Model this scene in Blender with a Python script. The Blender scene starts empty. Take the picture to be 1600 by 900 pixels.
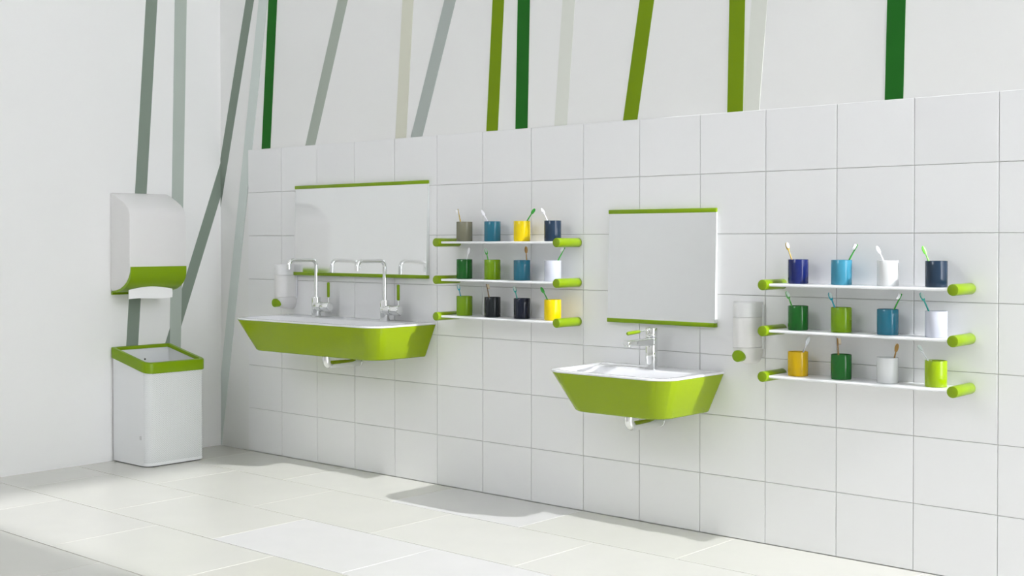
import bpy, bmesh, math, random
from mathutils import Vector, Matrix
random.seed(7)
PI = math.pi
sc = bpy.context.scene
C = sc.collection

# ---------------------------------------------------------------- camera
cam_d = bpy.data.cameras.new('camera'); cam = bpy.data.objects.new('camera', cam_d); C.objects.link(cam)
cam.location = (5.00436, -3.55499, 0.97904)
cam.rotation_mode = 'XYZ'
cam.rotation_euler = (PI/2 - 0.012009, 0.000331, 0.7237498)
cam_d.sensor_width = 36; cam_d.lens = 1954.984*36/1600; cam_d.shift_y = -(450-399.0)/1600
cam_d.clip_start = 0.01
sc.camera = cam

# ---------------------------------------------------------------- world, sun, exposure
w = bpy.data.worlds.new('world'); sc.world = w; w.use_nodes = True
bg = w.node_tree.nodes['Background']; bg.inputs[0].default_value = (0.93, 0.948, 1.0, 1); bg.inputs[1].default_value = 9.8
sd = bpy.data.lights.new('sun', 'SUN'); so = bpy.data.objects.new('sun', sd); C.objects.link(so)
so.rotation_euler = Vector((-1.54, 0.034, -1)).to_track_quat('-Z', 'Y').to_euler()
sd.energy = 5.1; sd.angle = math.radians(0.9); sd.color = (0.985, 0.99, 1.0)
sc.view_settings.view_transform = 'Standard'; sc.view_settings.look = 'None'
sc.view_settings.exposure = -0.35; sc.view_settings.gamma = 1; sc.view_settings.use_curve_mapping = False
sc.cycles.use_denoising = True
sc.cycles.max_bounces = 10; sc.cycles.diffuse_bounces = 6; sc.cycles.glossy_bounces = 5
sc.cycles.transparent_max_bounces = 12
sc.cycles.caustics_reflective = False; sc.cycles.caustics_refractive = False

# ---------------------------------------------------------------- materials
def lin(c):
    c = c/255.0
    return c/12.92 if c <= 0.04045 else ((c+0.055)/1.055)**2.4
def rgb(r, g, b): return (lin(r), lin(g), lin(b), 1)
def mat(name, col, rough=0.4, metal=0.0, coat=0.0, trans=0.0, spec=0.5, noise=0.0, nscale=8.0, bump=0.0):
    m = bpy.data.materials.new(name); m.use_nodes = True
    nt = m.node_tree; p = nt.nodes['Principled BSDF']
    p.inputs['Base Color'].default_value = col; p.inputs['Roughness'].default_value = rough
    p.inputs['Metallic'].default_value = metal; p.inputs['Coat Weight'].default_value = coat
    p.inputs['Transmission Weight'].default_value = trans; p.inputs['Specular IOR Level'].default_value = spec
    tc = nt.nodes.new('ShaderNodeTexCoord'); n = nt.nodes.new('ShaderNodeTexNoise')
    n.inputs['Scale'].default_value = nscale; n.inputs['Detail'].default_value = 4
    nt.links.new(tc.outputs['Object'], n.inputs['Vector'])
    if noise > 0:
        mx = nt.nodes.new('ShaderNodeMix'); mx.data_type = 'RGBA'
        mx.inputs[6].default_value = tuple(min(1, c*(1+noise)) for c in col[:3])+(1,)
        mx.inputs[7].default_value = tuple(c*(1-noise) for c in col[:3])+(1,)
        nt.links.new(n.outputs['Fac'], mx.inputs[0]); nt.links.new(mx.outputs[2], p.inputs['Base Color'])
    if bump > 0:
        b = nt.nodes.new('ShaderNodeBump'); b.inputs['Strength'].default_value = bump; b.inputs['Distance'].default_value = 0.002
        nt.links.new(n.outputs['Fac'], b.inputs['Height']); nt.links.new(b.outputs[0], p.inputs['Normal'])
    return m
def see_through(m, f):
    nt = m.node_tree; out = nt.nodes['Material Output']; p = nt.nodes['Principled BSDF']
    t = nt.nodes.new('ShaderNodeBsdfTransparent'); mx = nt.nodes.new('ShaderNodeMixShader'); mx.inputs[0].default_value = f
    nt.links.new(p.outputs[0], mx.inputs[1]); nt.links.new(t.outputs[0], mx.inputs[2]); nt.links.new(mx.outputs[0], out.inputs[0])
    return m

M = {}
M['plaster'] = mat('white plaster', (0.80, 0.80, 0.79, 1), 0.7, noise=0.01, nscale=3, bump=0.02)
M['ceiling'] = mat('ceiling white', (0.85, 0.85, 0.84, 1), 0.8)
M['grout'] = mat('wall grout', (0.50, 0.50, 0.49, 1), 0.8)
M['floor_grout'] = mat('floor grout', (0.22, 0.21, 0.18, 1), 0.8)
M['tiles'] = [mat('white tile %s' % t, (0.81*k, 0.81*k, 0.815*k, 1), 0.30, coat=0.15, spec=0.4) for t, k in (('a', 1.0), ('b', 0.985), ('c', 1.015))]
fl = [(0.60, 0.595, 0.55), (0.58, 0.572, 0.52), (0.615, 0.61, 0.57), (0.635, 0.63, 0.625), (0.59, 0.585, 0.545)]
M['slabs'] = [mat('pale limestone %d' % i, c+(1,), 0.22, noise=0.035, nscale=5+i, spec=0.45) for i, c in enumerate(fl)]
M['green'] = mat('lime green lacquer', rgb(137, 160, 8), 0.2, spec=0.3)
M['rod'] = mat('lime green plastic', rgb(124, 152, 8), 0.3, spec=0.35)
M['leaf'] = mat('leaf green plastic', rgb(122, 154, 6), 0.3, spec=0.3)
M['ceramic'] = mat('white glazed ceramic', (0.76, 0.765, 0.79, 1), 0.12, coat=0.2)
M['shelf_white'] = mat('white shelf board', (0.84, 0.85, 0.87, 1), 0.2, coat=0.3)
M['chrome'] = mat('chrome', (0.82, 0.83, 0.82, 1), 0.06, metal=1.0)
M['mirror'] = mat('mirror silver', (0.86, 0.87, 0.87, 1), 0.10, metal=1.0)
M['mirror_edge'] = mat('ground glass edge', (0.72, 0.75, 0.74, 1), 0.3)
M['frosted'] = see_through(mat('frosted white plastic', (0.80, 0.79, 0.78, 1), 0.3), 0.08)
M['frost_clear'] = see_through(mat('frosted clear plastic', (0.82, 0.82, 0.82, 1), 0.3), 0.14)
M['seam'] = mat('pale plastic seam', (0.68, 0.71, 0.69, 1), 0.5)
M['paper'] = mat('white paper towel', (0.86, 0.86, 0.86, 1), 0.9)
M['dark'] = mat('black hole', (0.02, 0.02, 0.02, 1), 0.6)
M['grey'] = mat('grey print', (0.35, 0.35, 0.36, 1), 0.6)
M['bin_in'] = mat('bin lining white', (0.80, 0.81, 0.82, 1), 0.4)

def perforated():
    m = mat('perforated white steel', (0.80, 0.81, 0.82, 1), 0.4)
    nt = m.node_tree; p = nt.nodes['Principled BSDF']
    def mth(op, a, b=None, c=None):
        n = nt.nodes.new('ShaderNodeMath'); n.operation = op
        for i, v in enumerate((a, b, c)):
            if v is None: continue
            if isinstance(v, (int, float)): n.inputs[i].default_value = v
            else: nt.links.new(v, n.inputs[i])
        return n.outputs[0]
    g = nt.nodes.new('ShaderNodeNewGeometry'); s = nt.nodes.new('ShaderNodeSeparateXYZ'); nt.links.new(g.outputs['Position'], s.inputs[0])
    X, Y, Z = s.outputs
    per = 0.0078
    u = mth('DIVIDE', mth('ADD', X, Y), per); v = mth('DIVIDE', Z, per)
    def lat(off):
        fu = mth('SUBTRACT', mth('FRACT', mth('ADD', u, off+50)), 0.5); fv = mth('SUBTRACT', mth('FRACT', mth('ADD', v, off)), 0.5)
        return mth('ADD', mth('MULTIPLY', fu, fu), mth('MULTIPLY', fv, fv))
    d = mth('MINIMUM', lat(0.0), lat(0.5))
    hole = mth('LESS_THAN', d, 0.06)
    ok = mth('MULTIPLY', mth('MULTIPLY', mth('GREATER_THAN', Z, 0.018), mth('LESS_THAN', Z, 0.45)), mth('GREATER_THAN', X, 0.25))
    f = mth('MULTIPLY', hole, ok)
    mx = nt.nodes.new('ShaderNodeMix'); mx.data_type = 'RGBA'
    mx.inputs[6].default_value = (0.80, 0.81, 0.82, 1); mx.inputs[7].default_value = (0.46, 0.48, 0.48, 1)
    nt.links.new(f, mx.inputs[0]); nt.links.new(mx.outputs[2], p.inputs['Base Color'])
    return m
M['perforated'] = perforated()

# ---------------------------------------------------------------- mesh helpers
def link(name, bm, m, parent=None, smooth=False, angle=40):
    me = bpy.data.meshes.new(name)
    bmesh.ops.recalc_face_normals(bm, faces=bm.faces[:])
    bm.to_mesh(me); bm.free()
    for mm in (m if isinstance(m, (list, tuple)) else [m]): me.materials.append(mm)
    if smooth:
        for p in me.polygons: p.use_smooth = True
        try: me.set_sharp_from_angle(angle=math.radians(angle))
        except Exception: pass
    o = bpy.data.objects.new(name, me); C.objects.link(o)
    if parent is not None: o.parent = parent
    return o
def tag(o, label=None, cat=None, group=None, kind=None):
    if label: o['label'] = label
    if cat: o['category'] = cat
    if group: o['group'] = group
    if kind: o['kind'] = kind
    return o
def thing(name, loc, label, cat, group=None):
    o = bpy.data.objects.new(name, None); C.objects.link(o); o.location = loc; o.empty_display_size = 0.05
    return tag(o, label, cat, group)
def box(bm, a, b, bev=0.0, seg=2):
    a, b = Vector(a), Vector(b); c = (a+b)/2; d = b-a
    r = bmesh.ops.create_cube(bm, size=1.0, matrix=Matrix.Translation(c) @ Matrix.Diagonal((abs(d.x), abs(d.y), abs(d.z), 1)))
    if bev > 0:
        es = list({e for v in r['verts'] for e in v.link_edges})
        bmesh.ops.bevel(bm, geom=es, offset=bev, segments=seg, profile=0.5, affect='EDGES')
    return bm
def rings(bm, loops, cap0=True, cap1=True, closed=True):
    R = [[bm.verts.new(p) for p in L] for L in loops]
    n = len(R[0])
    for a, b in zip(R[:-1], R[1:]):
        for i in range(n if closed else n-1):
            j = (i+1) % n
            bm.faces.new((a[i], a[j], b[j], b[i]))
    if cap0: bm.faces.new(R[0][::-1])
    if cap1: bm.faces.new(R[-1])
    return R
def tube(bm, pts, rad, n=20, caps=True):
    pts = [Vector(p) for p in pts]
    rads = rad if isinstance(rad, (list, tuple)) else [rad]*len(pts)
    t0 = (pts[1]-pts[0]).normalized()
    up = Vector((0, 0, 1)) if abs(t0.z) < 0.9 else Vector((1, 0, 0))
    N = (up - t0*up.dot(t0)).normalized(); loops = []
    for i, p in enumerate(pts):
        if i == 0: t = t0
        elif i == len(pts)-1: t = (pts[i]-pts[i-1]).normalized()
        else: t = ((pts[i]-pts[i-1]).normalized()+(pts[i+1]-pts[i]).normalized()).normalized()
        N = (N - t*N.dot(t)).normalized(); B = t.cross(N)
        loops.append([p+(N*math.cos(2*PI*k/n)+B*math.sin(2*PI*k/n))*rads[i] for k in range(n)])
    rings(bm, loops, caps, caps)
    return bm
def rod(bm, a, b, r, bev=0.0015, n=32):
    a, b = Vector(a), Vector(b); d = (b-a).normalized()
    pts = [a, a+d*0.00001]; rr = [r-bev, r-bev]
    pts = [a]; rr = [r-bev]
    for q in (0.4, 1.0):
        pts.append(a+d*bev*(1-math.cos(q*PI/2))); rr.append(r-bev+bev*math.sin(q*PI/2))
    for q in (1.0, 0.4):
        pts.append(b-d*bev*(1-math.cos(q*PI/2))); rr.append(r-bev+bev*math.sin(q*PI/2))
    pts.append(b); rr.append(r-bev)
    return tube(bm, pts, rr, n)
def bend(pts, r, seg=7):
    """polyline with its inner corners rounded"""
    pts = [Vector(p) for p in pts]; out = [pts[0]]
    for a, b, c in zip(pts[:-2], pts[1:-1], pts[2:]):
        d0 = (a-b).normalized(); d1 = (c-b).normalized(); ang = d0.angle(d1); t = r/math.tan(ang/2)
        p0 = b+d0*t; p1 = b+d1*t; cen = b+(d0+d1).normalized()*(r/math.sin(ang/2))
        u = p0-cen; v = p1-cen
        for k in range(seg+1):
            f = k/seg; om = u.angle(v)
            out.append(cen+(u*math.sin((1-f)*om)+v*math.sin(f*om))/math.sin(om))
    out.append(pts[-1]); return out
def rrect(x0, x1, y0, y1, z, r, seg=8):
    """closed loop, r = radii at (x0,y0),(x1,y0),(x1,y1),(x0,y1); z number or function of (x,y)"""
    out = []
    cs = [((x0, y0), r[0], PI), ((x1, y0), r[1], 1.5*PI), ((x1, y1), r[2], 0), ((x0, y1), r[3], 0.5*PI)]
    sg = [(1, 1), (-1, 1), (-1, -1), (1, -1)]
    for ((cx, cy), rad, a0), (sx, sy) in zip(cs, sg):
        for k in range(seg+1):
            a = a0+0.5*PI*k/seg
            x = cx+sx*rad+rad*math.cos(a); y = cy+sy*rad+rad*math.sin(a)
            out.append((x, y, z(x, y) if callable(z) else z))
    return out

# ---------------------------------------------------------------- setting
RX = 7.5; FY = -6.0; H = 4.9; PY = 0.006
def slab_grid(kind, rects, m, name, parent, bev):
    bm = bmesh.new()
    for (a0, a1, b0, b1, mi) in rects:
        def P(a, b, d): return (a, d, b) if kind == 'wall' else (a, b, -d)
        lo = [[P(a, b, 0.004) for a, b in ((a0, b0), (a1, b0), (a1, b1), (a0, b1))],
              [P(a, b, bev) for a, b in ((a0, b0), (a1, b0), (a1, b1), (a0, b1))],
              [P(a, b, 0.0) for a, b in ((a0+bev, b0+bev), (a1-bev, b0+bev), (a1-bev, b1-bev), (a0+bev, b1-bev))]]
        nf = len(bm.faces); rings(bm, lo, False, True)
        bm.faces.ensure_lookup_table()
        for f in bm.faces[nf:]: f.material_index = mi
    return link(name, bm, m, parent)

bm = bmesh.new(); box(bm, (-0.12, FY, -0.12), (RX+0.12, 0.12, -0.002)); floor = tag(link('floor', bm, M['floor_grout']), 'pale limestone tile floor laid in running bond', kind='structure')
rc = []
ys = [-0.0, -0.350, -0.7465, -1.1415, -1.539]
while ys[-1] > FY+0.4: ys.append(ys[-1]-0.3965)
for r in range(len(ys)-1):
    ph = (0.915 if r % 2 == 0 else 0.6045) - 2*0.641
    if r == 0: ph = 0.915+0.004-2*0.641
    x = ph
    while x < RX:
        x0, x1 = max(x, 0.0), min(x+0.641, RX)
        if x1-x0 > 0.02: rc.append((x0+0.0010, x1-0.0010, ys[r+1]+0.0020, ys[r]-0.0020, random.choice([0, 0, 1, 2, 2, 3, 4])))
        x += 0.641
slab_grid('floor', rc, M['slabs'], 'floor_tiles', floor, 0.0008)

bm = bmesh.new(); box(bm, (-0.12, PY, -0.12), (RX+0.12, 0.12, H)); wb = tag(link('wall_back', bm, M['plaster']), 'white back wall tiled to shoulder height', kind='structure')
TX0, TW = 0.46990-0.24807, 0.248074
bm = bmesh.new(); box(bm, (TX0+0.001, 0.0035, 0.0), (RX, PY+0.001, 1.3985)); link('grout', bm, M['grout'], wb)
rc = []; k = 0
while TX0+k*TW < RX-0.02:
    for r in range(7):
        rc.append((TX0+k*TW+0.0009, min(TX0+(k+1)*TW, RX)-0.0009, r*0.2+0.0009, (r+1)*0.2-0.0009, random.choice([0, 0, 0, 1, 2])))
    k += 1
slab_grid('wall', rc, M['tiles'], 'wall_tiles', wb, 0.0014)

bm = bmesh.new(); box(bm, (-0.12, FY, -0.12), (0.0, 0.12, H)); tag(link('wall_left', bm, M['plaster']), 'plain white left wall with grey stripes', kind='structure')
bm = bmesh.new(); box(bm, (-0.12, FY, H), (RX+0.12, 0.12, H+0.1)); tag(link('ceiling', bm, M['ceiling']), kind='structure')
# right wall with the tall window the sun comes through
WY0, WY1, WZ0, WZ1 = -1.705, -0.03, 0.05, 4.68
bm = bmesh.new()
box(bm, (RX, FY, -0.12), (RX+0.1, WY0, H)); box(bm, (RX, WY1, -0.12), (RX+0.1, 0.12, H))
box(bm, (RX, WY0, -0.12), (RX+0.1, WY1, WZ0)); box(bm, (RX, WY0, WZ1), (RX+0.1, WY1, H))
tag(link('wall_right', bm, M['plaster']), kind='structure')
bm = bmesh.new()
for a, b in (((-0.12, -0.12), (0.5, H)), ((2.7, -0.12), (RX+0.12, H)), ((0.5, -0.12), (2.7, 3.5)), ((0.5, 4.4), (2.7, H))): box(bm, (a[0], FY-0.1, a[1]), (b[0], FY, b[1]))  # unseen high opening, added to let fill light onto the back wall
tag(link('wall_front', bm, M['plaster']), kind='structure')
bm = bmesh.new()
for a, b in (((WY0, WZ0), (WY0+0.03, WZ1)), ((WY1-0.03, WZ0), (WY1, WZ1)), ((WY0, WZ0), (WY1, WZ0+0.03)), ((WY0, WZ1-0.03), (WY1, WZ1))):
    box(bm, (RX+0.03, a[0], a[1]), (RX+0.07, b[0], b[1]))
tag(link('window_1', bm, M['ceiling']), kind='structure')

# painted bands, each a strip of film 1.5 mm proud of the plaster
def band_mat(name, c, r=0.6): return mat(name, rgb(*c), r, spec=0.15)
BM = {'slate': band_mat('slate grey green paint', (128, 140, 129)), 'mist': band_mat('misty grey paint', (173, 182, 174)),
      'glass': band_mat('very pale green grey paint', (205, 213, 209)), 'dark': band_mat('dark green paint', (28, 99, 27)),
      'stone': band_mat('stone grey paint', (166, 174, 164)), 'steel': band_mat('cool grey paint', (170, 177, 173)), 'cream': band_mat('pale cream paint', (211, 211, 196)),
      'pale': band_mat('pale grey paint', (217, 219, 211)), 'olive': band_mat('olive green paint', (114, 141, 9))}
tn = [0]
def band_back(m, xl, sl, xr, sr, z0, z1, lift, label, clipx=0.0):
    def xa(x, s, z): return max(x+s*(z-1.4), clipx)
    N = 24; bm = bmesh.new(); L = []
    zs = sorted(set([z0+(z1-z0)*i/N for i in range(N+1)] + [z for z in (1.4+(clipx-xl)/sl, 1.4+(clipx-xr)/sr) if z0 < z < z1]))
    for z in zs:
        a, b = xa(xl, sl, z), xa(xr, sr, z); b = max(b, a+0.0002)
        L.append([(a, PY-lift, z), (b, PY-lift, z), (b, PY, z), (a, PY, z)])
    rings(bm, L)
    tn[0] += 1; return tag(link('trim_%d' % tn[0], bm, BM[m]), label, kind='structure')
def band_left(m, y0, s0, y1, s1, z0, z1, lift, label):
    """y at z=1 and slope dy/dz of both edges"""
    def ya(y, s, z): return min(y+s*(z-1.0), 0.0055)
    N = 24; bm = bmesh.new(); L = []
    zs = sorted(set([z0+(z1-z0)*i/N for i in range(N+1)] + [z for z in (1.0+(0.0055-y0)/s0, 1.0+(0.0055-y1)/s1) if z0 < z < z1]))
    for z in zs:
        a, b = ya(y0, s0, z), ya(y1, s1, z); b = max(b, a+0.0002)
        L.append([(0.0, a, z), (lift, a, z), (lift, b, z), (0.0, b, z)])
    rings(bm, L)
    tn[0] += 1; return tag(link('trim_%d' % tn[0], bm, BM[m]), label, kind='structure')
ZT = H
band_back('slate', 0.0081, 0.2773, 0.0715, 0.2781, 1.14, ZT, 0.0012, 'slate grey green band leaning into the room corner')
band_back('glass', 0.1827, 0.1728, 0.2470, 0.1741, 0.0, ZT, 0.0022, 'very pale grey band running down to the foot of the corner')
band_back('dark', 0.3207, 0.0788, 0.3826, 0.0794, 1.4, ZT, 0.0028, 'dark green band nearest the room corner')
band_back('stone', 0.6330, 0.3600, 0.7003, 0.3600, 1.4, ZT, 0.0010, 'grey band slanting above the wide mirror')
band_back('cream', 1.2145, 0.0785, 1.2797, 0.0785, 1.4, ZT, 0.0014, 'pale cream band above the wide mirror')
band_back('steel', 1.3068, 0.3620, 1.3733, 0.3600, 1.4, ZT, 0.0018, 'cool grey slanting band above right end of wide mirror')
band_back('olive', 1.7268, 0.0662, 1.7853, 0.0662, 1.4, ZT, 0.0022, 'olive green band beside a dark green one above the left shelves')
band_back('dark', 1.8766, 0.0245, 1.9357, 0.0245, 1.4, ZT, 0.0026, 'dark green band above the left shelves')
band_back('pale', 2.0663, 0.0848, 2.1257, 0.0848, 1.4, ZT, 0.0010, 'pale grey band right of the dark green one above the left shelves')
band_back('olive', 2.3795, 0.1728, 2.4410, 0.1728, 1.4, ZT, 0.0014, 'olive green slanting band above the square mirror')
band_back('pale', 2.8651, 0.0835, 2.9236, 0.0835, 1.4, ZT, 0.0010, 'pale grey band touching the upright olive green band')
band_back('olive', 2.8049, 0.0202, 2.8629, 0.0202, 1.4, ZT, 0.0024, 'upright olive green band right of the square mirror')
band_back('dark', 3.3523, 0.0230, 3.4097, 0.0230, 1.4, ZT, 0.0020, 'dark green band above the right shelves')
band_left('slate', -0.4690, 0.0686, -0.4096, 0.0680, 0.0, ZT, 0.0010, 'slate grey green band passing behind the paper towel dispenser')
band_left('slate', -0.1222, 0.3640, -0.0637, 0.3640, 0.0, 1.356, 0.0014, 'slate grey green band slanting from corner to behind the bin')
band_left('mist', -0.2679, 0.0213, -0.2075, 0.0240, 0.0, ZT, 0.0022, 'misty grey band passing right of the paper towel dispenser')

# ---------------------------------------------------------------- mirrors
def make_mirror(x0, x1, z0, z1, label, hb=0.0145):
    t = thing('wall_mirror', ((x0+x1)/2, 0, z0), label, 'mirror')
    def L(bm): bmesh.ops.translate(bm, verts=bm.verts[:], vec=(-(x0+x1)/2, 0, -z0)); return bm
    TB, TT = 0.0105, 0.0      # the glass leans: its foot stands further off the wall than its head
    def lean(bm):
        for v in bm.verts: v.co.y -= (TB+(TT-TB)*(v.co.z-z0)/(z1-z0)) if v.co.y < -0.004 else 0.0
        return bm
    bm = bmesh.new(); box(bm, (x0, -0.0075, z0+0.004), (x1, -0.0008, z1-0.004)); g = link('backing', L(lean(bm)), M['mirror_edge'], t)
    bm = bmesh.new(); box(bm, (x0+0.0006, -0.0082, z0+0.004), (x1-0.0006, -0.0074, z1-0.004)); link('mirror_glass', L(lean(bm)), M['mirror'], t)
    for a, b, nm, o_ in ((z1-hb, z1, 'top_rail', 0.0125), (z0, z0+hb, 'bottom_rail', 0.0215)):
        bm = bmesh.new(); box(bm, (x0-0.0005, -o_, a), (x1+0.0005, -0.0005, b), 0.002, 2); link(nm, L(bm), M['leaf'], t, True)
    return t
make_mirror(0.5803, 1.4195, 0.8247, 1.2213, 'wide rectangular wall mirror with green rails above the long basin with two tall taps')
make_mirror(2.3290, 2.7715, 0.6908, 1.0862, 'nearly square wall mirror with green rails above the small basin')

# ---------------------------------------------------------------- washbasins
def make_basin(x0, x1, zr, label, bowl):
    cx = (x0+x1)/2; D = 0.337; IN = 0.060
    t = thing('washbasin', (cx, 0, zr), label, 'washbasin')
    hw = (x1-x0)/2; RR = 0.075
    bm = bmesh.new(); L = []
    for z, i, r in ((-0.1400, IN+0.006, RR*0.85), (-0.1370, IN+0.001, RR*0.9), (-0.134, IN-0.001, RR*0.9), (-0.0085, 0.002, RR), (-0.0080, 0.002, RR)):
        L.append(rrect(-hw+i, hw-i, -D+i, -0.0003, z, (r, r, 0.001, 0.001), 12))
    rings(bm, L, True, False); link('shell', bm, M['green'], t, True, 30)
    bm = bmesh.new(); L = []
    def ol(i, z, r): return rrect(-hw+i, hw-i, -D+i, -0.0003, z, (r, r, 0.001, 0.001), 12)
    L += [ol(0.004, -0.0084, RR), ol(0.0006, -0.0070, RR), ol(0.0, -0.0045, RR), ol(0.0008, -0.0018, RR), ol(0.0030, -0.0003, RR), ol(0.0060, 0.0, RR-0.003)]
    bx0, bx1, by0, by1 = -hw+0.024, hw-0.024, -D+0.022, -bowl
    def bl(i, z, r, k=1.0): return rrect(bx0+i*k, bx1-i*k, by0+i, by1-i*0.8, z, (r, r, r*0.8, r*0.8), 12)
    L += [bl(0.0, 0.0, 0.060), bl(0.003, -0.0012, 0.058), bl(0.008, -0.006, 0.056), bl(0.016, -0.018, 0.052, 1.3), bl(0.028, -0.040, 0.05, 1.7),
          bl(0.040, -0.062, 0.045, 1.9), bl(0.055, -0.076, 0.04, 1.9), bl(0.075, -0.082, 0.025, 1.8)]
    rings(bm, L, False, True); link('bowl', bm, M['ceramic'], t, True, 35)
    # waste trap
    bm = bmesh.new(); tube(bm, bend([(0.0, -0.187, -0.139), (0.0, -0.187, -0.186), (0.0, -0.0008, -0.188)], 0.022), 0.0165, 24)
    tr = link('waste_pipe', bm, M['chrome'], t, True)
    bm = bmesh.new(); rod(bm, (0.0, -0.187, -0.1395), (0.0, -0.187, -0.1500), 0.0190); link('nut', bm, M['chrome'], tr, True)
    bm = bmesh.new(); rod(bm, (0.0, -0.0004, -0.188), (0.0, -0.006, -0.188), 0.0180); link('flange', bm, M['chrome'], tr, True)
    bm = bmesh.new(); rod(bm, (0.0, (by0+by1)/2, -0.0822), (0.0, (by0+by1)/2, -0.0795), 0.02); link('drain', bm, M['chrome'], t, True)
    return t
make_basin(0.545, 1.456, 0.649, 'long lime green washbasin with white rim and two tall taps under the wide mirror', 0.115)
make_basin(2.2955, 2.7975, 0.5455, 'small lime green washbasin with white rim and one low tap under the square mirror', 0.115)

# ---------------------------------------------------------------- taps
def tall_tap(x, label):
    zb = 0.649
    t = thing('basin_tap', (x, -0.062, zb), label, 'tap', 'tall taps on the long basin')
    bm = bmesh.new(); rod(bm, (0, 0, 0), (0, 0, 0.085), 0.0195); link('body', bm, M['chrome'], t, True)
    bm = bmesh.new(); tube(bm, bend([(0, 0, 0.084), (0, 0, 0.2465), (0, -0.149, 0.2465), (0, -0.149, 0.208)], 0.026, 9), 0.0082, 20); link('spout', bm, M['chrome'], t, True)
    bm = bmesh.new(); rod(bm, (0.001, 0, 0.045), (0.041, 0, 0.045), 0.0205, 0.001); link('valve', bm, M['chrome'], t, True)
    bm = bmesh.new(); rod(bm, (0.0425, 0, 0.045), (0.093, 0, 0.045), 0.0205, 0.004); v = link('lever_hub', bm, M['chrome'], t, True)
    bm = bmesh.new(); tube(bm, [(0.0810, 0, 0.063), (0.0810, 0, 0.088)], 0.0028, 12); l = link('lever_stem', bm, M['chrome'], v, True)
    bm = bmesh.new(); rod(bm, (0.0810, 0, 0.086), (0.0810, 0, 0.151), 0.0060, 0.004); tag(link('lever_grip', bm, M['leaf'], v, True), 'green grip')
    return t
tall_tap(0.787, 'tall chrome tap with upright green lever on the long basin, nearer the soap dispenser')
tall_tap(1.2215, 'tall chrome tap with upright green lever on the long basin, nearer the shelves')
t = thing('basin_tap', (2.552, -0.066, 0.5455), 'low chrome mixer tap with a horizontal green lever, on the small basin', 'tap')
bm = bmesh.new(); rod(bm, (0, 0, 0), (0, 0, 0.104), 0.0205, 0.0015); link('body', bm, M['chrome'], t, True)
bm = bmesh.new()
L = []
for y, wd, z0, z1 in ((0.004, 0.018, 0.076, 0.1035), (-0.03, 0.017, 0.078, 0.1035), (-0.08, 0.0155, 0.081, 0.102), (-0.130, 0.0145, 0.0845, 0.1015), (-0.142, 0.0142, 0.085, 0.1010), (-0.147, 0.012, 0.087, 0.0990)):
    L.append([(a, y, z) for a, z in [(p[0], p[1]) for p in rrect(-wd, wd, z0, z1, 0, (0.004,)*4, 3)]])
rings(bm, L); s = link('spout', bm, M['chrome'], t, True)
bm = bmesh.new(); rod(bm, (0, -0.133, 0.086), (0, -0.133, 0.0795), 0.0105, 0.001); link('aerator', bm, M['chrome'], s, True)
bm = bmesh.new(); rod(bm, (0, 0, 0.105), (0, 0, 0.136), 0.0200, 0.002); h = link('lever_hub', bm, M['chrome'], t, True)
bm = bmesh.new(); tube(bm, [(0, -0.017, 0.1305), (0, -0.075, 0.1275)], 0.0022, 12); link('lever_stem', bm, M['chrome'], h, True)
bm = bmesh.new(); rod(bm, (0, -0.068, 0.128), (0, -0.140, 0.1245), 0.0062, 0.005); tag(link('lever_grip', bm, M['rod'], h, True), 'green grip')

# ---------------------------------------------------------------- soap dispensers
def soap(x, z0, label):
    t = thing('soap_dispenser', (x, 0, z0), label, 'soap dispenser', 'soap dispensers')
    R = 0.038; yc = -0.050
    def loop(z, k, yb, sh=0.0):
        r = R*k; out = []
        for i in range(25):
            a = PI+PI*i/24; out.append((r*math.cos(a), yc+sh+r*math.sin(a), z))
        out += [(r, yb, z), (-r, yb, z)]
        return out
    bm = bmesh.new(); rings(bm, [loop(0.054, 1, -0.008), loop(0.150, 1, -0.008)]); link('tank', bm, M['frosted'], t, True)
    bm = bmesh.new()
    rings(bm, [loop(0.0, 0.35, -0.0006, 0.022), loop(0.004, 0.58, -0.0006, 0.016), loop(0.012, 0.76, -0.0006, 0.010), loop(0.026, 0.92, -0.0006, 0.004), loop(0.040, 0.985, -0.0006, 0.001), loop(0.053, 1, -0.0006)])
    bs = link('base', bm, M['frosted'], t, True)
    bm = bmesh.new(); rings(bm, [loop(0.151, 1.0, -0.0006), loop(0.194, 1.0, -0.0006), loop(0.1975, 0.985, -0.0006), loop(0.199, 0.95, -0.0006)]); link('lid', bm, M['frost_clear'], t, True)
    bm = bmesh.new(); box(bm, (-0.033, -0.008, 0.045), (0.044, -0.0005, 0.190), 0.003); link('wall_holder', bm, M['ceramic'], t, True)
    bm = bmesh.new(); rod(bm, (0, -0.0985, 0.028), (0, -0.072, 0.028), 0.0185, 0.0015); tag(link('push_button', bm, M['leaf'], t, True), 'round green button')
    bm = bmesh.new(); rod(bm, (0, -0.074, 0.028), (0, -0.050, 0.028), 0.011, 0.0005); link('button_stem', bm, M['dark'], t, True)
soap(0.5423, 0.674, 'frosted white soap dispenser with round green button, left of the wide mirror')
soap(2.9055, 0.582, 'frosted white soap dispenser with round green button, between square mirror and right shelves')

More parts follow.
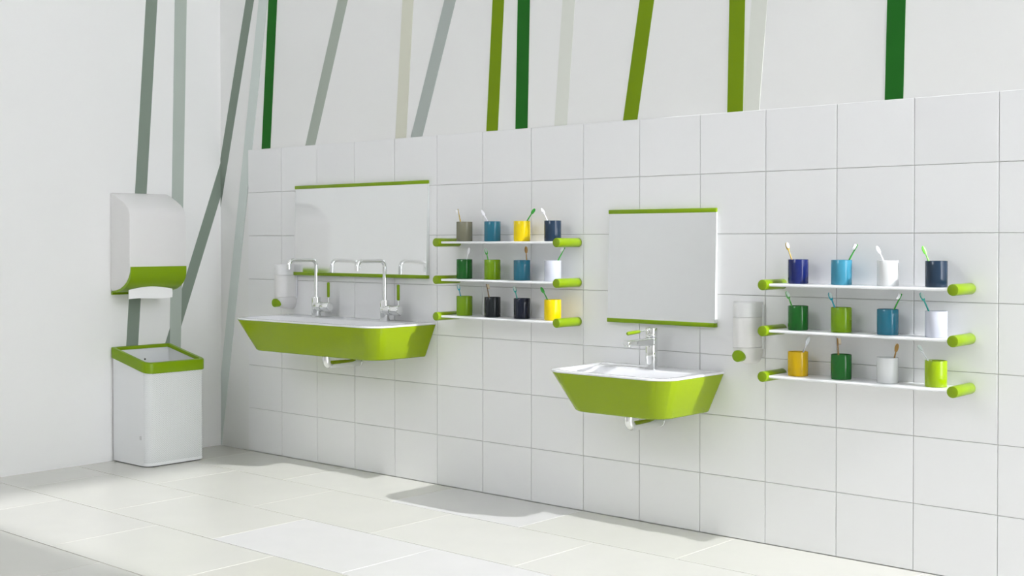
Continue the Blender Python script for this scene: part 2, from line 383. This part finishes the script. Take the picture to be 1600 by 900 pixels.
# ---------------------------------------------------------------- shelves
TIER = ['top', 'middle', 'bottom']; WHERE = ['between the two mirrors', 'right of the second soap dispenser']
UNIT = [(1.5820, 2.1840, (0.9710, 0.8265, 0.6850)), (3.0130, 3.6160, (0.8400, 0.6965, 0.5545))]
def copy_thing(root, loc):
    r = root.copy(); C.objects.link(r); r.location = loc
    for ch in list(root.children):
        c = ch.copy(); C.objects.link(c); c.parent = r
        for g in list(ch.children):
            d = g.copy(); C.objects.link(d); d.parent = c
    return r
def make_shelf():
    t = thing('wall_shelf', (0, 0, 0), None, 'shelf')
    wd = 0.6025; hw = wd/2
    bm = bmesh.new(); L = []
    for x in (-hw+0.010, hw-0.010):
        prof = [(-0.0008, -0.0045), (-0.1100, -0.0045), (-0.1135, -0.0035), (-0.1150, 0.0), (-0.1135, 0.0035), (-0.1100, 0.0045), (-0.0008, 0.0045)]
        L.append([(x, y, z) for y, z in prof])
    rings(bm, L); link('board', bm, M['shelf_white'], t, True, 30)
    for s in (-1, 1):
        bm = bmesh.new(); rod(bm, (s*hw, -0.128, 0), (s*hw, -0.0006, 0), 0.0165, 0.0015, 40); b = link('bracket_rod', bm, M['rod'], t, True)
    return t
sh0 = make_shelf(); first = True
for u, (x0, x1, zs) in enumerate(UNIT):
    for r, z in enumerate(zs):
        loc = ((x0+x1)/2, 0, z)
        if first: s = sh0; s.location = loc; first = False
        else: s = copy_thing(sh0, loc)
        s['label'] = '%s white wall shelf with lime green end rods %s' % (TIER[r], WHERE[u])
        s['group'] = 'white shelves %s' % WHERE[u]

# ---------------------------------------------------------------- tumblers
CUPC = {'taupe': (132, 130, 108), 'teal': (41, 116, 140), 'sky teal': (64, 144, 172), 'yellow': (236, 208, 8), 'slate blue': (36, 54, 74), 'dark green': (26, 104, 34), 'lime green': (122, 162, 14),
        'lavender white': (206, 209, 221), 'charcoal black': (30, 36, 39), 'navy black': (20, 27, 46), 'royal navy': (20, 34, 100), 'white': (224, 226, 226), 'golden yellow': (222, 182, 14), 'bright lime': (154, 184, 12)}
CM = {k: mat(k+' tumbler', rgb(*[q*0.92 for q in v]), 0.06, spec=0.35) for k, v in CUPC.items()}
ORD = ['leftmost', 'second from left', 'third from left', 'rightmost']
CUPX = [(1.6728, 1.8188, 1.9666, 2.1141), (3.1014, 3.2467, 3.3944, 3.5411)]
CUPS = [[['taupe', 'teal', 'yellow', 'slate blue'], ['dark green', 'lime green', 'teal', 'lavender white'], ['lime green', 'charcoal black', 'navy black', 'yellow']],
        [['royal navy', 'sky teal', 'white', 'slate blue'], ['dark green', 'lime green', 'teal', 'lavender white'], ['golden yellow', 'dark green', 'white', 'bright lime']]]
CY = -0.062; CR = 0.031; CH = 0.075
def cup_mesh():
    bm = bmesh.new(); n = 48; L = []
    prof = [(0.0002, 0), (0.0285, 0.0), (0.0302, 0.0006), (CR, 0.0022), (CR, CH-0.001), (CR-0.0005, CH-0.0002), (CR-0.001, CH), (CR-0.0016, CH-0.0002), (CR-0.002, CH-0.001), (CR-0.002, 0.003), (0.0002, 0.0025)]
    for r, z in prof: L.append([(r*math.cos(2*PI*k/n), r*math.sin(2*PI*k/n), z) for k in range(n)])
    rings(bm, L); return bm
SN = ['left shelves', 'right shelves']
for u in range(2):
    for r in range(3):
        for c in range(4):
            col = CUPS[u][r][c]
            o = link('tumbler', cup_mesh(), CM[col], None, True, 35)
            o.location = (CUPX[u][c], CY, UNIT[u][2][r]+0.0046)
            tag(o, '%s tumbler, %s on the %s board of the %s' % (col, ORD[c], TIER[r], SN[u]), 'cup', 'tumblers on the %s' % SN[u])

# ---------------------------------------------------------------- toothbrushes
def brush_mat(name, c, clear):
    m = mat(name, rgb(*c), 0.25, coat=0.2)
    return see_through(m, clear) if clear else m
BR = {'gold': ('translucent gold', (190, 160, 50), 0.15), 'white': ('white', (236, 236, 240), 0), 'green': ('green', (50, 160, 50), 0.0), 'clear green': ('translucent green', (90, 190, 80), 0.2),
      'turquoise': ('turquoise', (40, 165, 185), 0.1), 'teal': ('translucent teal', (40, 160, 150), 0.15), 'bamboo': ('brown bamboo', (150, 112, 50), 0), 'tan': ('tan wooden', (140, 105, 60), 0), 'clear': ('translucent white', (232, 236, 240), 0.3),
      'light green': ('light green', (120, 215, 80), 0)}
BMAT = {k: brush_mat(v[0]+' toothbrush', v[1], v[2]) for k, v in BR.items()}
BRI = mat('white nylon bristles', (0.82, 0.83, 0.84, 1), 0.7); BRC = mat('cream bristles', (0.72, 0.62, 0.45, 1), 0.8); BRG = see_through(mat('clear bristles', (0.7, 0.8, 0.76, 1), 0.6), 0.35)
# unit, tier, cup, tip x, tip z, exit x, exit z, kind, face
BL = [(0,0,0,1.6380,1.1004,1.6517,1.0495,'gold','L'),(0,0,1,1.7614,1.0936,1.7912,1.0555,'white','B'),(0,0,2,2.0301,1.0952,1.9992,1.0510,'green','B'),(0,0,3,2.0608,1.0947,2.0821,1.0525,'white','F'),
(0,1,0,1.6977,0.9508,1.6841,0.9064,'white','B'),(0,1,1,1.7829,0.9487,1.7961,0.9027,'clear green','F'),(0,1,2,1.9862,0.9567,1.9893,0.9048,'bamboo','B'),(0,1,3,2.1712,0.9527,2.1469,0.9053,'green','S'),
(0,2,0,1.6379,0.8092,1.6516,0.7612,'turquoise','F'),(0,2,1,1.7879,0.8132,1.8011,0.7620,'tan','R'),(0,2,2,1.9271,0.8088,1.9414,0.7628,'teal','F'),(0,2,3,2.0580,0.8073,2.0824,0.7613,'green','B'),
(1,0,0,3.0597,0.9714,3.0788,0.9186,'gold','F'),(1,0,1,3.2987,0.9660,3.2761,0.9188,'green','L'),(1,0,2,3.3587,0.9614,3.3799,0.9199,'white','B'),(1,0,3,3.4999,0.9619,3.5182,0.9196,'light green','B'),
(1,1,0,3.0602,0.8195,3.0789,0.7738,'clear green','F'),(1,1,1,3.2051,0.8196,3.2244,0.7735,'turquoise','F'),(1,1,2,3.4376,0.8224,3.4143,0.7756,'green','L'),(1,1,3,3.4938,0.8271,3.5189,0.7740,'teal','F'),
(1,2,0,3.1401,0.6806,3.1195,0.6330,'clear','B'),(1,2,1,3.2338,0.6826,3.2371,0.6342,'bamboo','R'),(1,2,2,3.4255,0.6757,3.4158,0.6328,'bamboo','B'),(1,2,3,3.4868,0.6744,3.5119,0.6315,'clear','F')]
for (u, r, c, tx, tz, ex, ez, kd, face) in BL:
    cx = CUPX[u][c]; zb = UNIT[u][2][r]+0.0046
    ez = zb+CH; T = Vector((tx, CY, tz)); E = Vector((ex, CY, ez))
    # the foot of the handle stands on the cup's floor, inside its wall
    ez0 = zb+0.005; k = (ez-ez0)/(tz-ez); bx = ex-(tx-ex)*k*0.75
    bx = max(cx-CR+0.0075, min(cx+CR-0.0075, bx)); Bt = Vector((bx, CY, ez0))
    E.x = max(cx-CR+0.0065, min(cx+CR-0.0065, E.x))
    t = thing('toothbrush', tuple(Bt), '%s toothbrush in %s tumbler, %s, %s board of %s' % (BR[kd][0], CUPS[u][r][c], ORD[c], TIER[r], SN[u]), 'toothbrush', 'toothbrushes on the %s' % SN[u])
    d = (T-E).normalized(); Nk = T-d*0.024          # where the head starts
    # quadratic handle through Bt, E, Nk
    pts = []; rr = []
    for i in range(13):
        f = i/12.0
        a = Bt.lerp(E, min(1, f/0.6)) if f <= 0.6 else E.lerp(Nk, (f-0.6)/0.4)
        pts.append(a-Bt); rr.append(0.0034-0.0014*f)
    for _ in range(2):
        pts = [pts[0]]+[(pts[i-1]+pts[i]*2+pts[i+1])/4 for i in range(1, len(pts)-1)]+[pts[-1]]
    cam_dir = Vector((0.69, -0.72, 0)).normalized()
    side = d.cross(cam_dir).normalized(); fr = side.cross(d).normalized()
    if fr.dot(cam_dir) < 0: fr = -fr
    if face == 'B': fr = -fr
    elif face in 'LRS':
        s = side if side.x > 0 else -side
        f2 = -s if face in 'LS' else s; side = fr; fr = f2
    bm = bmesh.new(); tube(bm, pts, rr, 12)
    L = []
    for i in range(9):
        q = i/8.0; wv = 0.0016+0.0042*math.sin(PI*min(1, 0.12+q*0.82))**0.7 if q < 1 else 0.0016
        cpt = (Nk-Bt)+d*(0.0245*q-0.0005)
        L.append([cpt+side*wv*math.cos(2*PI*j/12)+fr*0.0017*math.sin(2*PI*j/12) for j in range(12)])
    rings(bm, L); hd = link('handle', bm, BMAT[kd], t, True, 60)
    bm = bmesh.new(); L = []
    for h_, sc_ in ((0.0008, 0.92), (0.006, 0.98), (0.0095, 1.0)):
        lp = []
        for j in range(16):
            a = 2*PI*j/16
            lp.append((Nk-Bt)+d*(0.013+0.0095*sc_*math.cos(a))+side*(0.0040*sc_*math.sin(a))+fr*h_)
        L.append(lp)
    rings(bm, L); link('bristles', bm, BRC if kd in ('tan', 'bamboo') else (BRG if kd in ('clear green', 'teal', 'turquoise', 'clear') else BRI), t, True, 50)

# ---------------------------------------------------------------- paper towel dispenser on the left wall
YA, YB = -0.580, -0.293; XD = 0.160
t = thing('paper_towel_dispenser', (0, (YA+YB)/2, 0.74), 'frosted white paper towel dispenser with green lower tray, on the left wall above the bin', 'towel dispenser')
O = Vector((0, (YA+YB)/2, 0.74)); hw = (YB-YA)/2
def side_profile():
    pr = [(0.0008, 1.186)]
    for i in range(9):
        a = i/8*PI/2; pr.append((0.105+0.055*math.sin(a)-0.0, 1.100+0.018*math.cos(a)+0.030*(1-i/8)*0.6))
    return pr
cov = [(0.0008, 1.190), (0.012, 1.190), (0.045, 1.178), (0.085, 1.160), (0.120, 1.141), (0.142, 1.124), (0.154, 1.106), (0.159, 1.085), (0.160, 1.060), (0.160, 0.862)]
low = [(0.157, 0.840), (0.146, 0.816), (0.128, 0.795), (0.104, 0.778), (0.075, 0.764), (0.040, 0.756), (0.012, 0.754), (0.0008, 0.760)]
def extr(profile, y0, y1, ins=0.006, zc=0.97, xc=0.05):
    bm = bmesh.new(); L = []
    cxz = Vector((xc, zc))
    for y, k in ((y0, 1), (y0+ins*0.3, 0.35), (y0+ins, 0.0), (y1-ins, 0.0), (y1-ins*0.3, 0.35), (y1, 1)):
        lp = []
        for x, z in profile:
            v = Vector((x, z)); dv = (cxz-v); dv = dv.normalized()*ins*k
            lp.append((max(0.0008, v.x+dv.x) if x > 0.001 else x, y-O.y, v.y+dv.y-O.z))
        L.append(lp)
    rings(bm, L); return bm
link('cover', extr(cov+low, YA, YB, 0.008), M['frosted'], t, True, 28)
# green tray: a curved lip following the underside, wrapping its front
tr = [(0.1630, 0.8640), (0.1630, 0.835), (0.1570, 0.812), (0.1420, 0.792), (0.1200, 0.774), (0.0900, 0.760), (0.0560, 0.752), (0.0350, 0.7495), (0.0120, 0.749), (0.0120, 0.7385), (0.0008, 0.7385)]
bm = bmesh.new(); L = []
inner = [(0.0008, 0.7530)]
prof = tr+[(0.0008, 0.7530), (0.0400, 0.7600), (0.0740, 0.7680), (0.1020, 0.7800), (0.1250, 0.7960), (0.1420, 0.8170), (0.1500, 0.840), (0.1500, 0.864)]
for y in (YA+0.003, YB-0.003): L.append([(x, y-O.y, z-O.z) for x, z in prof])
rings(bm, L); g = tag(link('tray', bm, M['leaf'], t, True, 35), 'green curved lower tray')
bm = bmesh.new(); L = []
for i in range(15):
    f = i/14.0; y = YA+0.014+(YB-YA-0.066)*f; sg = math.sin(PI*f)
    top = 0.762+0.013*sg; bot = 0.722+0.002*math.sin(f*7)
    xo = 0.1245
    L.append([(xo-0.0002, y-O.y, top-O.z), (xo+0.002, y-O.y, (top+bot)/2-O.z), (xo, y-O.y, bot-O.z), (xo-0.0015, y-O.y, bot-O.z), (xo, y-O.y, (top+bot)/2-O.z), (xo-0.0014, y-O.y, top-O.z)])
rings(bm, L); o = link('paper_towel', bm, M['paper'], None, True, 60); o.location = O
tag(o, 'white paper towel end hanging out of the towel dispenser', 'paper towel')

# ---------------------------------------------------------------- waste bin
BX0, BX1, BY0, BY1 = 0.006, 0.277, -0.574, -0.284
t = thing('waste_bin', ((BX0+BX1)/2, (BY0+BY1)/2, 0), 'open white perforated steel waste bin with green rim, on the floor below the towel dispenser', 'waste bin')
O = Vector(((BX0+BX1)/2, (BY0+BY1)/2, 0))
def shift(L): return [[(x-O.x, y-O.y, z) for x, y, z in lp] for lp in L]
def zt(x, y): return 0.5000+(0.4440-0.5000)*(x/0.28)
RB = (0.006, 0.034, 0.020, 0.006)
bm = bmesh.new()
L = [rrect(BX0+0.002, BX1-0.002, BY0+0.002, BY1-0.002, 0.0035, RB, 8), rrect(BX0, BX1, BY0, BY1, 0.0055, RB, 8), rrect(BX0, BX1, BY0, BY1, zt, RB, 8), rrect(BX0+0.004, BX1-0.004, BY0+0.004, BY1-0.004, zt, RB, 8),
     rrect(BX0+0.004, BX1-0.004, BY0+0.004, BY1-0.004, 0.20, RB, 8), rrect(BX0+0.004, BX1-0.004, BY0+0.004, BY1-0.004, 0.012, RB, 8)]
rings(bm, shift(L)); link('body', bm, M['perforated'], t, True, 35)
bm = bmesh.new(); rings(bm, shift([rrect(BX0+0.006, BX1-0.006, BY0+0.006, BY1-0.006, 0.0, RB, 8), rrect(BX0+0.006, BX1-0.006, BY0+0.006, BY1-0.006, 0.0035, RB, 8)])); link('base', bm, M['dark'], t)
bm = bmesh.new()
def zr(o_): return lambda x, y: 0.5075+(0.4510-0.5075)*(x/0.28)+o_
RO = (0.010, 0.040, 0.024, 0.010); e = 0.006
L = [rrect(BX0-0.004, BX1+e, BY0-e, BY1+e, zr(-0.046), RO, 8), rrect(BX0-0.005, BX1+e+0.001, BY0-e-0.001, BY1+e+0.001, zr(-0.043), RO, 8),
     rrect(BX0-0.005, BX1+e+0.001, BY0-e-0.001, BY1+e+0.001, zr(-0.004), RO, 8), rrect(BX0-0.004, BX1+e-0.001, BY0-e+0.001, BY1+e-0.001, zr(-0.0008), RO, 8),
     rrect(BX0-0.001, BX1+e-0.004, BY0-e+0.004, BY1+e-0.004, zr(0), RO, 8),
     rrect(BX0+0.006, BX1-0.010, BY0+0.010, BY1-0.010, zr(-0.001), (0.008, 0.022, 0.012, 0.006), 8), rrect(BX0+0.008, BX1-0.013, BY0+0.013, BY1-0.013, zr(-0.006), (0.008, 0.020, 0.010, 0.006), 8),
     rrect(BX0+0.008, BX1-0.013, BY0+0.013, BY1-0.013, zr(-0.014), (0.008, 0.020, 0.010, 0.006), 8), rrect(BX0+0.0036, BX1-0.0036, BY0+0.0036, BY1-0.0036, zr(-0.015), (0.008, 0.030, 0.018, 0.006), 8)]
rings(bm, shift(L), False, False)
bm.faces.ensure_lookup_table()
n = len(L[0]); bm.verts.ensure_lookup_table()
for i in range(n):
    j = (i+1) % n; b0 = (len(L)-1)*n
    bm.faces.new((bm.verts[b0+i], bm.verts[b0+j], bm.verts[j], bm.verts[i]))
tag(link('rim', bm, M['leaf'], t, True, 35), 'green sloping rim')
bm = bmesh.new(); rod(bm, (BX0+0.0045-O.x, -0.415-O.y, 0.442), (BX0+0.0065-O.x, -0.415-O.y, 0.442), 0.0040, 0.0002); h = link('screw_hole', bm, M['dark'], t)
bm = bmesh.new()
for a, b, c_, d_ in ((0, 0, 0.013, 0.0015), (0, 0.0135, 0.013, 0.015), (0, 0, 0.0015, 0.015), (0.0115, 0, 0.013, 0.015), (0.004, 0.004, 0.009, 0.0055), (0.004, 0.007, 0.009, 0.0082), (0.004, 0.0100, 0.009, 0.0112)):
    box(bm, (0.222+a-O.x, BY0-0.0004-O.y, 0.117+b), (0.222+c_-O.x, BY0+0.0002-O.y, 0.117+d_))
link('emblem', bm, M['grey'], t)
